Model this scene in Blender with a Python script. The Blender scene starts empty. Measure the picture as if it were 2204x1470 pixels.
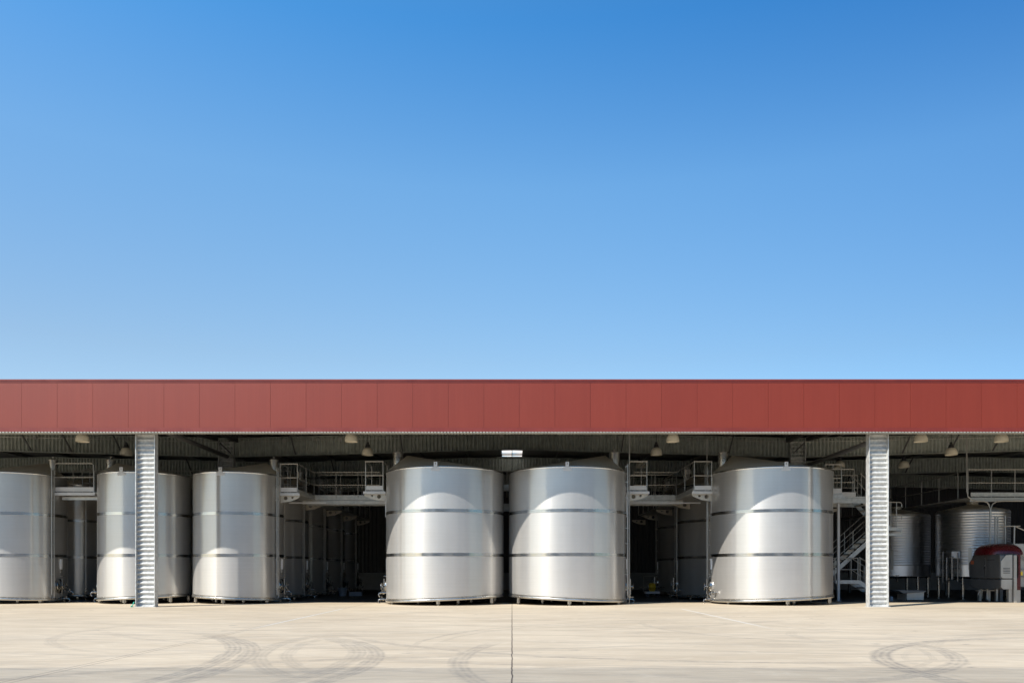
import bpy, bmesh, math, random
from mathutils import Vector, Matrix
R_ = math.radians
PI = math.pi
random.seed(4)
scene = bpy.context.scene
COL = scene.collection

# ------------------------------------------------------------------ helpers
class MB:
    """collects shapes; build() links them as one mesh object"""
    def __init__(self):
        self.bm = bmesh.new()
    def box(self, x0, y0, z0, x1, y1, z1, M=None):
        vs = [self.bm.verts.new(Vector(p) if M is None else M @ Vector(p)) for p in
              ((x0,y0,z0),(x1,y0,z0),(x1,y1,z0),(x0,y1,z0),(x0,y0,z1),(x1,y0,z1),(x1,y1,z1),(x0,y1,z1))]
        for f in ((3,2,1,0),(4,5,6,7),(0,1,5,4),(1,2,6,5),(2,3,7,6),(3,0,4,7)):
            self.bm.faces.new([vs[i] for i in f])
        return self
    def bar(self, p, q, w, h=None, up=(0,0,1)):
        """rectangular bar from p to q"""
        p, q = Vector(p), Vector(q); h = h or w
        d = q-p; L = d.length; d.normalize()
        u = Vector(up)
        if abs(d.dot(u)) > .98: u = Vector((0,1,0))
        s = d.cross(u).normalized(); u = s.cross(d).normalized()
        M = Matrix((s.to_4d(), d.to_4d(), u.to_4d(), (0,0,0,1))).transposed()
        for i in range(3): M[3][i] = 0
        M.translation = p
        return self.box(-w/2, 0, -h/2, w/2, L, h/2, M)
    def tube(self, pts, r, seg=8, caps=True):
        pts = [Vector(p) for p in pts]
        rings = []
        for i, p in enumerate(pts):
            if i == 0: d = pts[1]-p
            elif i == len(pts)-1: d = p-pts[i-1]
            else: d = (pts[i+1]-p).normalized()+(p-pts[i-1]).normalized()
            d.normalize()
            u = Vector((0,0,1)) if abs(d.z) < .95 else Vector((0,1,0))
            s = d.cross(u).normalized(); u = s.cross(d).normalized()
            k = 1.0
            if 0 < i < len(pts)-1:
                c = (pts[i+1]-p).normalized().dot((p-pts[i-1]).normalized())
                k = 1/max(.55, math.sqrt(max(.01,(1+c)/2)))
            ring = []
            for j in range(seg):
                a = 2*PI*j/seg
                ring.append(self.bm.verts.new(p + (s*math.cos(a)*k + u*math.sin(a))*r))
            rings.append(ring)
        for a, b in zip(rings, rings[1:]):
            for j in range(seg):
                self.bm.faces.new((a[j], a[(j+1)%seg], b[(j+1)%seg], b[j]))
        if caps:
            self.bm.faces.new(rings[0][::-1]); self.bm.faces.new(rings[-1])
        return self
    def lathe(self, prof, seg=32, M=None, axis=(0,0)):
        """profile of (radius, z)"""
        rings = []
        for r, z in prof:
            if r < 1e-5:
                p = Vector((axis[0], axis[1], z)); rings.append([self.bm.verts.new(p if M is None else M @ p)])
            else:
                ring = []
                for j in range(seg):
                    a = 2*PI*j/seg
                    p = Vector((axis[0]+r*math.cos(a), axis[1]+r*math.sin(a), z))
                    ring.append(self.bm.verts.new(p if M is None else M @ p))
                rings.append(ring)
        for a, b in zip(rings, rings[1:]):
            for j in range(seg):
                k = (j+1) % seg
                if len(a) == 1 and len(b) == 1: break
                if len(a) == 1: self.bm.faces.new((a[0], b[k], b[j]))
                elif len(b) == 1: self.bm.faces.new((a[j], a[k], b[0]))
                else: self.bm.faces.new((a[j], a[k], b[k], b[j]))
        return self
    def disc_plate(self, outline, holes, thick, M):
        """flat plate with round holes: outline [(u,v)], holes [(u,v,r)], extruded by thick along w"""
        t = bmesh.new(); es = []
        def loop(pts):
            vs = [t.verts.new((u, v, 0)) for u, v in pts]
            for a, b in zip(vs, vs[1:]+vs[:1]): es.append(t.edges.new((a, b)))
        loop(outline)
        for u, v, r in holes:
            loop([(u+r*math.cos(2*PI*k/14), v+r*math.sin(2*PI*k/14)) for k in range(14)])
        bmesh.ops.triangle_fill(t, edges=es, use_beauty=True)
        geo = bmesh.ops.extrude_face_region(t, geom=t.faces[:])
        bmesh.ops.translate(t, verts=[v for v in geo['geom'] if isinstance(v, bmesh.types.BMVert)], vec=(0,0,thick))
        mp = {}
        for v in t.verts: mp[v] = self.bm.verts.new(M @ v.co)
        for f in t.faces: self.bm.faces.new([mp[v] for v in f.verts])
        t.free(); return self
    def prism(self, poly, M, thick):
        """polygon in (u,v), extruded along w"""
        a = [self.bm.verts.new(M @ Vector((u, v, 0))) for u, v in poly]
        b = [self.bm.verts.new(M @ Vector((u, v, thick))) for u, v in poly]
        self.bm.faces.new(a[::-1]); self.bm.faces.new(b)
        n = len(poly)
        for i in range(n): self.bm.faces.new((a[i], a[(i+1)%n], b[(i+1)%n], b[i]))
        return self
    def build(self, name, mat, parent=None, smooth=True, angle=35, loc=None, rotz=0, bevel=0):
        bmesh.ops.recalc_face_normals(self.bm, faces=self.bm.faces[:])
        me = bpy.data.meshes.new(name); self.bm.to_mesh(me); self.bm.free()
        me.materials.append(mat)
        if smooth:
            me.shade_smooth(); me.set_sharp_from_angle(angle=R_(angle))
        o = bpy.data.objects.new(name, me); COL.objects.link(o)
        if parent: o.parent = parent
        if loc: o.location = loc
        o.rotation_euler.z = rotz
        if bevel:
            b = o.modifiers.new('bevel', 'BEVEL'); b.width = bevel; b.segments = 2; b.limit_method = 'ANGLE'
        return o

def thing(name, label, cat, loc=(0,0,0), rotz=0, group=None):
    o = bpy.data.objects.new(name, None); COL.objects.link(o)
    o.empty_display_size = .2
    o.location = loc; o.rotation_euler = (0,0,rotz); o['label'] = label; o['category'] = cat
    if group: o['group'] = group
    return o
def tag(o, label, cat, group=None):
    o['label'] = label; o['category'] = cat
    if group: o['group'] = group
    return o
def copy_thing(root, loc, rotz=0, label=None, group=None, skip=()):
    r = root.copy(); COL.objects.link(r); r.location = loc; r.rotation_euler = (0,0,rotz)
    if label: r['label'] = label
    if group: r['group'] = group
    for ch in list(root.children):
        if ch.name.split('.')[0] in skip: continue
        c = ch.copy(); COL.objects.link(c); c.parent = r
        for g in list(ch.children):
            d = g.copy(); COL.objects.link(d); d.parent = c
    return r
def UVW(o, u, v, w):
    M = Matrix((Vector(u).to_4d(), Vector(v).to_4d(), Vector(w).to_4d(), (0,0,0,1))).transposed()
    for i in range(3): M[3][i] = 0
    M.translation = Vector(o); return M

# ------------------------------------------------------------------ materials
def mat(name):
    m = bpy.data.materials.new(name); m.use_nodes = True
    nt = m.node_tree; b = nt.nodes['Principled BSDF']
    return m, nt, b
def node(nt, kind, **kw):
    n = nt.nodes.new(kind)
    for k, v in kw.items():
        if hasattr(n, k): setattr(n, k, v)
        else: n.inputs[k].default_value = v
    return n
def math_(nt, op, a, b=None, c=None, clamp=False):
    n = nt.nodes.new('ShaderNodeMath'); n.operation = op; n.use_clamp = clamp
    for i, v in enumerate((a, b, c)):
        if v is None: continue
        if isinstance(v, (int, float)): n.inputs[i].default_value = v
        else: nt.links.new(v, n.inputs[i])
    return n.outputs[0]
def smooth(nt, v, a, b):
    n = nt.nodes.new('ShaderNodeMapRange'); n.interpolation_type = 'SMOOTHSTEP'
    nt.links.new(v, n.inputs['Value'])
    n.inputs['From Min'].default_value = a; n.inputs['From Max'].default_value = b
    return n.outputs['Result']
def mixc(nt, f, a, b):
    n = nt.nodes.new('ShaderNodeMix'); n.data_type = 'RGBA'
    for k, v in ((0, f), (6, a), (7, b)):
        if isinstance(v, (int, float)): n.inputs[k].default_value = v
        elif isinstance(v, tuple): n.inputs[k].default_value = (*v, 1)
        else: nt.links.new(v, n.inputs[k])
    return n.outputs[2]
def noise(nt, coord, scale=(1,1,1), detail=4, rough=.55, s=1.0, dist=0):
    mp = nt.nodes.new('ShaderNodeMapping'); mp.inputs['Scale'].default_value = scale
    nt.links.new(coord, mp.inputs['Vector'])
    n = nt.nodes.new('ShaderNodeTexNoise'); nt.links.new(mp.outputs[0], n.inputs['Vector'])
    n.inputs['Scale'].default_value = s; n.inputs['Detail'].default_value = detail
    n.inputs['Roughness'].default_value = rough; n.inputs['Distortion'].default_value = dist
    return n.outputs['Fac']
def simple(name, col, rough=.5, metal=0, var=.12, vscale=3, bump=0):
    m, nt, b = mat(name)
    tc = nt.nodes.new('ShaderNodeTexCoord')
    f = noise(nt, tc.outputs['Object'], s=vscale, detail=5)
    f = smooth(nt, f, .3, .7)
    c = mixc(nt, f, tuple(x*(1-var) for x in col), tuple(min(1, x*(1+var)) for x in col))
    nt.links.new(c, b.inputs['Base Color'])
    b.inputs['Metallic'].default_value = metal
    r = math_(nt, 'MULTIPLY_ADD', f, .12, rough-.06)
    nt.links.new(r, b.inputs['Roughness'])
    if bump:
        bp = nt.nodes.new('ShaderNodeBump'); bp.inputs['Strength'].default_value = bump; bp.inputs['Distance'].default_value = .01
        nt.links.new(noise(nt, tc.outputs['Object'], s=vscale*12), bp.inputs['Height']); nt.links.new(bp.outputs[0], b.inputs['Normal'])
    return m

def steel_shell(name, base, rough, aniso, metal, streak=1.0, crisp=0):
    m, nt, b = mat(name)
    tc = nt.nodes.new('ShaderNodeTexCoord'); oi = nt.nodes.new('ShaderNodeObjectInfo')
    ad = nt.nodes.new('ShaderNodeVectorMath'); ad.operation = 'ADD'
    sc = nt.nodes.new('ShaderNodeVectorMath'); sc.operation = 'SCALE'; sc.inputs[0].default_value = (7, 3, 5)
    nt.links.new(oi.outputs['Random'], sc.inputs['Scale'])
    nt.links.new(tc.outputs['Object'], ad.inputs[0]); nt.links.new(sc.outputs[0], ad.inputs[1])
    co = ad.outputs[0]
    lines = noise(nt, co, scale=(.35,.35,26), detail=3, rough=.7)     # circumferential brushing
    runs = noise(nt, co, scale=(2.2,2.2,.12), detail=4, rough=.6)     # rain and wash runs
    cloud = noise(nt, co, s=.7, detail=5)
    f = math_(nt, 'MULTIPLY_ADD', smooth(nt, lines, .3, .7), .18, math_(nt, 'MULTIPLY_ADD', smooth(nt, runs, .35, .7), .3, math_(nt, 'MULTIPLY', smooth(nt, cloud, .3, .7), .35)))
    lo = tuple(c*(1-.11*streak) for c in base); hi = tuple(min(1, c*(1+.09*streak)) for c in base)
    nt.links.new(mixc(nt, f, lo, hi), b.inputs['Base Color'])
    b.inputs['Metallic'].default_value = metal
    nt.links.new(math_(nt, 'MULTIPLY_ADD', f, .10, rough-.05), b.inputs['Roughness'])
    b.inputs['Anisotropic'].default_value = aniso; b.inputs['Anisotropic Rotation'].default_value = .25
    tg = nt.nodes.new('ShaderNodeTangent'); tg.direction_type = 'RADIAL'; tg.axis = 'Z'
    nt.links.new(tg.outputs[0], b.inputs['Tangent'])
    bp = nt.nodes.new('ShaderNodeBump'); bp.inputs['Strength'].default_value = .10; bp.inputs['Distance'].default_value = .02
    nt.links.new(cloud, bp.inputs['Height']); nt.links.new(bp.outputs[0], b.inputs['Normal'])
    if crisp:
        b2 = nt.nodes.new('ShaderNodeBsdfPrincipled'); b2.inputs['Metallic'].default_value = 1; b2.inputs['Roughness'].default_value = .21
        b2.inputs['Anisotropic'].default_value = .8; b2.inputs['Anisotropic Rotation'].default_value = .25
        b2.inputs['Base Color'].default_value = (.76,.74,.71, 1)
        nt.links.new(tg.outputs[0], b2.inputs['Tangent'])
        b3 = nt.nodes.new('ShaderNodeBump'); b3.inputs['Strength'].default_value = .35; b3.inputs['Distance'].default_value = .03
        wide = noise(nt, co, scale=(.9,.9,.5), detail=2)
        nt.links.new(wide, b3.inputs['Height']); nt.links.new(b3.outputs[0], b2.inputs['Normal'])
        mx = nt.nodes.new('ShaderNodeMixShader'); mx.inputs[0].default_value = crisp
        nt.links.new(b.outputs[0], mx.inputs[1]); nt.links.new(b2.outputs[0], mx.inputs[2]); nt.links.new(mx.outputs[0], nt.nodes['Material Output'].inputs[0])
    return m

M_SHELL = steel_shell('brushed_stainless', (.485,.47,.445), .70, .66, .42, 1.15, .38)
M_RIB   = steel_shell('ribbed_stainless', (.60,.60,.61), .34, .0, 1.0, .6)
M_ROOFSTEEL = steel_shell('roof_stainless', (.56,.52,.44), .5, .0, .45)
M_POL   = simple('polished_stainless', (.72,.71,.69), .16, 1, .05)
M_BAND  = simple('band_steel', (.56,.55,.53), .20, 1, .05)
M_DFIT  = simple('manifold_steel', (.22,.22,.22), .3, .9, .15)
M_FIT   = simple('fitting_stainless', (.38,.37,.35), .26, 1, .1)
M_GALV  = simple('galvanised_steel', (.52,.52,.50), .42, .3, .16, 9)
M_RAIL  = simple('rail_steel', (.40,.39,.365), .38, .6, .08)
M_DECK  = simple('deck_steel', (.46,.46,.44), .45, .5, .15, 6)
M_WHITE = simple('pale_painted_steel', (.52,.52,.52), .4, 0, .05)
M_BRKT  = simple('bracket_plate', (.46,.42,.35), .42, .3, .1, 4)
M_RING  = simple('base_ring_steel', (.50,.48,.44), .3, .9, .1)
M_SOFF  = simple('soffit_sheet', (.42,.41,.37), .5, .2, .1)
M_GIRD  = simple('girder_steel', (.36,.38,.34), .5, .3, .15, 5)
M_DARKST = simple('dark_steel', (.09,.09,.09), .5, .3, .2, 5)
M_BLACK = simple('black_rubber', (.03,.03,.03), .6, 0, .2)
M_ROOFIN = simple('roof_sheet', (.23,.225,.21), .5, .2, .08, 2)
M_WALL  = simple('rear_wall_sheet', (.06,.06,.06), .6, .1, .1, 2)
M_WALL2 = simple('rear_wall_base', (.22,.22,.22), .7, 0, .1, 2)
M_OPP   = simple('pale_render', (.48,.48,.48), .8, 0, .05, 1)
M_YEL   = simple('yellow_enamel', (.72,.50,.03), .4, 0, .1)
M_RED   = simple('red_enamel', (.085,.006,.008), .28, 0, .1)
M_GREY  = simple('grey_enamel', (.12,.12,.12), .4, .2, .1)
M_LGREY = simple('light_grey_panel', (.42,.40,.365), .38, .5, .08)
M_GREEN = simple('green_plastic', (.05,.45,.32), .4, 0, .2)
M_PLATE = simple('white_label', (.75,.75,.75), .5, 0, .05)
M_ORANGE = simple('orange_reflector', (.45,.12,.05), .4, 0, .1)
M_BLUEGREY = simple('blue_grey_plastic', (.22,.25,.30), .5, 0, .1)

M_FLOOR = simple('shade_dark_floor', (.055,.053,.05), .5, 0, .25, .8)  # yard concrete darkened: the shed's inner shade is put into the colour
# dome shades: milky prismatic glass
M_SHADE, nt, b = mat('milky_dome')
b.inputs['Base Color'].default_value = (.74,.68,.54,1); b.inputs['Roughness'].default_value = .3
b.inputs['Subsurface Weight'].default_value = 0
# shade net: for the added awning, mostly clear so its shade stays pale
M_NET, nt, b = mat('added_shade_net')
tp = nt.nodes.new('ShaderNodeBsdfTransparent'); mx = nt.nodes.new('ShaderNodeMixShader'); mx.inputs[0].default_value = .135
b.inputs['Base Color'].default_value = (.55,.52,.47,1)
nt.links.new(tp.outputs[0], mx.inputs[1]); nt.links.new(b.outputs[0], mx.inputs[2]); nt.links.new(mx.outputs[0], nt.nodes['Material Output'].inputs[0])
# skylight sheet
M_SKYL, nt, b = mat('translucent_sheet')
tr = nt.nodes.new('ShaderNodeBsdfTranslucent'); tr.inputs[0].default_value = (.78,.68,.57,1)
nt.links.new(tr.outputs[0], nt.nodes['Material Output'].inputs[0])

# red fascia sheet: fine vertical micro ribs
M_FASC, nt, b = mat('red_cladding')
tc = nt.nodes.new('ShaderNodeTexCoord')
sx = nt.nodes.new('ShaderNodeSeparateXYZ'); nt.links.new(tc.outputs['Object'], sx.inputs[0])
pan = math_(nt, 'FLOOR', math_(nt, 'DIVIDE', math_(nt, 'SUBTRACT', sx.outputs['X'], .238), 1.15))
wn = nt.nodes.new('ShaderNodeTexWhiteNoise'); wn.noise_dimensions = '1D'; nt.links.new(pan, wn.inputs['W'])
cl = noise(nt, tc.outputs['Object'], scale=(1.5,1,.35), detail=5)
st = noise(nt, tc.outputs['Object'], scale=(14,1,.25), detail=3)
f = math_(nt, 'MULTIPLY_ADD', wn.outputs['Value'], .3, math_(nt, 'MULTIPLY_ADD', smooth(nt, cl, .3, .7), .4, math_(nt, 'MULTIPLY', smooth(nt, st, .3, .7), .3)))
nt.links.new(mixc(nt, f, (.164,.0190,.0065), (.190,.0245,.0095)), b.inputs['Base Color'])
b.inputs['Roughness'].default_value = .42; b.inputs['Specular IOR Level'].default_value = .52
w = math_(nt, 'SINE', math_(nt, 'MULTIPLY', sx.outputs['X'], 2*PI/.046))
bp = nt.nodes.new('ShaderNodeBump'); bp.inputs['Strength'].default_value = .12; bp.inputs['Distance'].default_value = .002
nt.links.new(w, bp.inputs['Height']); nt.links.new(bp.outputs[0], b.inputs['Normal'])
M_FTRIM = simple('red_flashing', (.165,.022,.014), .4, 0, .08, 2)
M_FDARK = simple('dark_red_seam', (.10,.016,.011), .5, 0, .1)

# concrete yard
M_CONC, nt, b = mat('concrete')
tc = nt.nodes.new('ShaderNodeTexCoord'); co = tc.outputs['Object']
sx = nt.nodes.new('ShaderNodeSeparateXYZ'); nt.links.new(co, sx.inputs[0])
X, Y = sx.outputs['X'], sx.outputs['Y']
n1 = smooth(nt, noise(nt, co, s=.22, detail=6, rough=.6), .3, .7)
n2 = smooth(nt, noise(nt, co, scale=(.35,1.6,1), detail=6, rough=.65, dist=.6), .32, .68)
n3 = smooth(nt, noise(nt, co, scale=(1.1,7,1), detail=5, rough=.7, dist=.4), .35, .72)
n4 = noise(nt, co, s=45, detail=3, rough=.7)
def rotnoise(deg, scale, detail, rough, dist):
    mp = nt.nodes.new('ShaderNodeMapping'); mp.inputs['Rotation'].default_value = (0, 0, R_(deg)); nt.links.new(co, mp.inputs['Vector'])
    return noise(nt, mp.outputs[0], scale=scale, detail=detail, rough=rough, dist=dist)
s1 = smooth(nt, rotnoise(14, (.22,3.2,1), 8, .7, 1.0), .50, .68)      # sweeping strokes of dirt and tyres
s2 = smooth(nt, rotnoise(-24, (.20,2.6,1), 8, .7, 1.0), .52, .70)
s3 = smooth(nt, rotnoise(3, (.8,9,1), 6, .75, .6), .52, .68)
blot = smooth(nt, noise(nt, co, s=1.6, detail=7, rough=.7, dist=.5), .52, .72)
f = math_(nt, 'MULTIPLY_ADD', n1, .34, math_(nt, 'MULTIPLY_ADD', n2, .34, math_(nt, 'MULTIPLY_ADD', n3, .22, math_(nt, 'MULTIPLY', n4, .12))))
base = mixc(nt, f, (.415,.330,.225), (.640,.530,.380))
base = mixc(nt, math_(nt, 'MULTIPLY', s1, .38), base, (.27,.235,.19))
base = mixc(nt, math_(nt, 'MULTIPLY', s2, .36), base, (.27,.235,.19))
base = mixc(nt, math_(nt, 'MULTIPLY', s3, .48), base, (.28,.24,.19))
base = mixc(nt, math_(nt, 'MULTIPLY', blot, .32), base, (.67,.57,.42))
# warm patches
wp = smooth(nt, noise(nt, co, scale=(.5,1.1,1), s=.7, detail=3), .62, .8)
base = mixc(nt, math_(nt, 'MULTIPLY', wp, .35), base, (.47,.39,.27))
# tyre marks: (cx, cy, r, half width, mid angle, half angle, strength)
ARCS = [(-12.2,9.5,8.42,.13,14,34,.75), (-11.5,9.4,8.05,.14,16,34,.75),
        (-8.5,10.1,6.70,.13,6,40,.70), (-8.9,10.3,6.78,.14,8,38,.55),
        (7.0,10.6,7.68,.14,180,24,.62), (5.5,12.5,7.05,.055,135,60,.60), (5.5,12.5,6.72,.05,130,55,.45),
        (3.7,17.5,7.25,.10,248,52,.62), (9.8,9.0,5.16,.15,146,58,.95), (9.8,9.0,4.86,.05,165,26,.25),
        (1.5,13.0,5.00,.13,-32,44,.70), (1.5,13.0,4.70,.05,-25,35,.4), (8.0,14.2,2.9,.11,200,70,.32),
        (-3.2,16.0,5.2,.10,200,55,.35), (0.5,2.5,8.6,.12,118,30,.55), (14.5,20.5,9.5,.08,200,40,.35),
        (12.0,9.5,6.2,.10,120,40,.35), (-2.0,27.0,11.5,.09,275,60,.38), (6.0,30.5,12.5,.08,260,60,.35),
        (-14,24,11,.1,300,55,.28), (3.5,12.9,7.22,.13,190,30,.55), (3.5,12.9,6.85,.10,192,28,.4),
        (-1.0,20.5,8.5,.10,250,45,.4), (8.5,17.5,5.6,.09,215,60,.4), (4.0,31.0,14.5,.06,262,40,.45), (-6.5,26.5,12.2,.07,285,45,.4)]
tread = math_(nt, 'MULTIPLY_ADD', smooth(nt, noise(nt, co, s=5, detail=7, rough=.75), .36, .62), .75, .25)
marks = None
wob = math_(nt, 'MULTIPLY_ADD', noise(nt, co, s=1.1, detail=2), .16, -.08)
for cx, cy, r, hw, mid, ha, s in ARCS:
    dx = math_(nt, 'SUBTRACT', X, cx); dy = math_(nt, 'SUBTRACT', Y, cy)
    L = math_(nt, 'SQRT', math_(nt, 'ADD', math_(nt, 'MULTIPLY', dx, dx), math_(nt, 'MULTIPLY', dy, dy)))
    band = smooth(nt, math_(nt, 'ABSOLUTE', math_(nt, 'ADD', math_(nt, 'SUBTRACT', L, r), wob)), hw*1.15, hw*.72)
    ribs = math_(nt, 'MULTIPLY_ADD', math_(nt, 'SINE', math_(nt, 'MULTIPLY', L, 2*PI/(hw*.6))), .22, .78)
    cs = math_(nt, 'DIVIDE', math_(nt, 'ADD', math_(nt, 'MULTIPLY', dx, math.cos(R_(mid))), math_(nt, 'MULTIPLY', dy, math.sin(R_(mid)))), L)
    am = smooth(nt, cs, math.cos(R_(ha)), math.cos(R_(ha*.45)))
    v = math_(nt, 'MULTIPLY', math_(nt, 'MULTIPLY', band, am), math_(nt, 'MULTIPLY', ribs, s))
    marks = v if marks is None else math_(nt, 'MAXIMUM', marks, v)
marks = math_(nt, 'MULTIPLY', marks, tread)
base = mixc(nt, math_(nt, 'MINIMUM', math_(nt, 'MULTIPLY', marks, .82), .8), base, (.185,.165,.14))
# small dark flecks and scuffs
vo = nt.nodes.new('ShaderNodeTexVoronoi'); vo.inputs['Scale'].default_value = 1.0
mp = nt.nodes.new('ShaderNodeMapping'); mp.inputs['Scale'].default_value = (.9,1.3,1); nt.links.new(co, mp.inputs[0]); nt.links.new(mp.outputs[0], vo.inputs['Vector'])
fl = smooth(nt, math_(nt, 'ADD', vo.outputs['Distance'], math_(nt, 'MULTIPLY', noise(nt, co, s=7, detail=3), .22)), .20, .13)
fz = smooth(nt, noise(nt, co, s=.22, detail=2), .38, .52)
base = mixc(nt, math_(nt, 'MULTIPLY', math_(nt, 'MULTIPLY', fl, fz), .7), base, (.17,.155,.14))
# joints
wx = math_(nt, 'MULTIPLY_ADD', noise(nt, co, s=2.2, detail=4, rough=.7), .05, -.025)
j0 = smooth(nt, math_(nt, 'ABSOLUTE', math_(nt, 'ADD', X, wx)), .011, .005)
base = mixc(nt, math_(nt, 'MULTIPLY', j0, .9), base, (.05,.035,.028))
wj = math_(nt, 'ABSOLUTE', math_(nt, 'ADD', math_(nt, 'SUBTRACT', math_(nt, 'ABSOLUTE', X), 5.30), math_(nt, 'MULTIPLY', wx, .5)))
seg_ = math_(nt, 'MULTIPLY', smooth(nt, Y, 15.5, 18.5), smooth(nt, Y, 25.3, 25.1))
base = mixc(nt, math_(nt, 'MULTIPLY', math_(nt, 'MULTIPLY', smooth(nt, wj, .05, .035), seg_), .8), base, (.60,.56,.48))
base = mixc(nt, math_(nt, 'MULTIPLY', math_(nt, 'MULTIPLY', smooth(nt, math_(nt, 'ABSOLUTE', math_(nt, 'SUBTRACT', wj, .055)), .014, .005), smooth(nt, X, 0, -.5)), .6), base, (.12,.10,.085))
jl = smooth(nt, math_(nt, 'ABSOLUTE', math_(nt, 'ADD', math_(nt, 'SUBTRACT', Y, 25.62), wx)), .03, .014)
base = mixc(nt, math_(nt, 'MULTIPLY', jl, .65), base, (.11,.095,.08))
nt.links.new(base, b.inputs['Base Color'])
b.inputs['Roughness'].default_value = .75; b.inputs['Specular IOR Level'].default_value = .3
bp = nt.nodes.new('ShaderNodeBump'); bp.inputs['Strength'].default_value = .25; bp.inputs['Distance'].default_value = .006
nt.links.new(math_(nt, 'ADD', n4, n3), bp.inputs['Height']); nt.links.new(bp.outputs[0], b.inputs['Normal'])

# ------------------------------------------------------------------ ground
m = MB()
S = 400
vs = [m.bm.verts.new(p) for p in ((-S,-S,0),(S,-S,0),(S,S,0),(-S,S,0))]; m.bm.faces.new(vs)
g = m.build('ground', M_CONC, smooth=False); g['kind'] = 'structure'

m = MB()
vs = [m.bm.verts.new(p) for p in ((-37.8,30.6,.004),(37.8,30.6,.004),(37.8,51.9,.004),(-37.8,51.9,.004))]; m.bm.faces.new(vs)  # dark sheet laid from about where the fascia's shade begins
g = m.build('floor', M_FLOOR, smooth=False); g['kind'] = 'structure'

# ------------------------------------------------------------------ the shed
BAY = 24.0; CX = 12.03
Y0 = 26.0                                  # fascia plane
FR = [26.47, 33.9, 41.4, 48.9]             # frame lines (web planes)
XE = 38.0
shed = thing('open_shed', 'long open-fronted shed with red metal fascia over rows of steel tanks', 'shed', (0, Y0, 0))
def SB(mb, name, mt, parent=None, **k):      # world-space mesh parented to the shed
    o = mb.build(name, mt, parent or shed, **k)
    if parent is None: o.location = (0, -Y0, 0)
    return o
ZB, ZT = 5.67, 7.37
# cladding panels with shadow joints
m = MB()
x = .238 - 1.15*33
while x < XE:
    m.box(x+.003, Y0, ZB+.14, x+1.147, Y0+.05, ZT-.10)
    x += 1.15
SB(m, 'fascia', M_FASC, smooth=False)
m = MB(); m.box(-XE, Y0+.012, ZB+.10, XE, Y0+.05-.003, ZT-.06); SB(m, 'fascia_backing', M_FDARK, smooth=False)
m = MB(); m.box(-XE, Y0-.03, ZT-.055, XE, Y0+.40, ZT); m.box(-XE, Y0-.012, ZT-.10, XE, Y0+.011, ZT-.058); SB(m, 'coping', M_FTRIM, smooth=False)
m = MB(); m.box(-XE, Y0-.02, ZB+.012, XE, Y0+.06, ZB+.135); SB(m, 'drip_flashing', M_FTRIM, smooth=False)
# the ribbed soffit edge under the fascia
m = MB(); n = int(2*XE/.105)
for i in range(n):
    xx = -XE + i*.105
    m.box(xx, Y0-.016, ZB-.022, xx+.06, Y0+.30, ZB+.008)
m.box(-XE, Y0+.02, ZB-.012, XE, Y0+.29, ZB+.006)
SB(m, 'soffit', M_SOFF, smooth=False)

def gable(xx, zv, zr):
    """valley at +-12, ridges at 0 and +-24"""
    t = abs(((xx + 12) % 24) - 12)/12
    return zr + (zv-zr)*t
def GB(x): return gable(x, 5.98, 6.31)
def GT(x): return gable(x, 6.76, 7.04)
def RD(x): return gable(x, 6.93, 7.22)
AMP, PITCH = .042, .157
def column(yw):
    o = []
    for s in (-1, 1):
        cx = s*CX
        c = bpy.data.objects.new('column', None); COL.objects.link(c); c.parent = shed; c.location = (cx, yw-Y0, 0)
        c.empty_display_size = .2
        for t in (-1, 1):
            f = MB(); f.box(t*.32-(.022 if t > 0 else 0), -.125, .02, t*.32+(.022 if t < 0 else 0), .125, GB(12)+.72)
            f.build('flange', M_GALV, c, smooth=False)
        w = MB(); prev = None; zz = .02
        while zz < 6.6:
            ph_ = (zz/PITCH) % 1; y_ = AMP*max(-.86, min(.86, (4*ph_-1 if ph_ < .5 else 3-4*ph_)))
            a = w.bm.verts.new((-.298, y_, zz)); b_ = w.bm.verts.new((.298, y_, zz))
            if prev: w.bm.faces.new((prev[0], prev[1], b_, a))
            prev = (a, b_); zz += PITCH/28
        w.build('web', M_GALV, c, angle=28)
        p = MB(); p.box(-.36, -.16, 0, .36, .16, .02)
        for bx in (-.28, .28):
            for by in (-.145, .145): p.tube([(bx, by, .02), (bx, by, .06)], .014, 6)
        p.build('base_plate', M_GALV, c, smooth=False)
    return
for yw in FR[:3]: column(yw)

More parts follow.
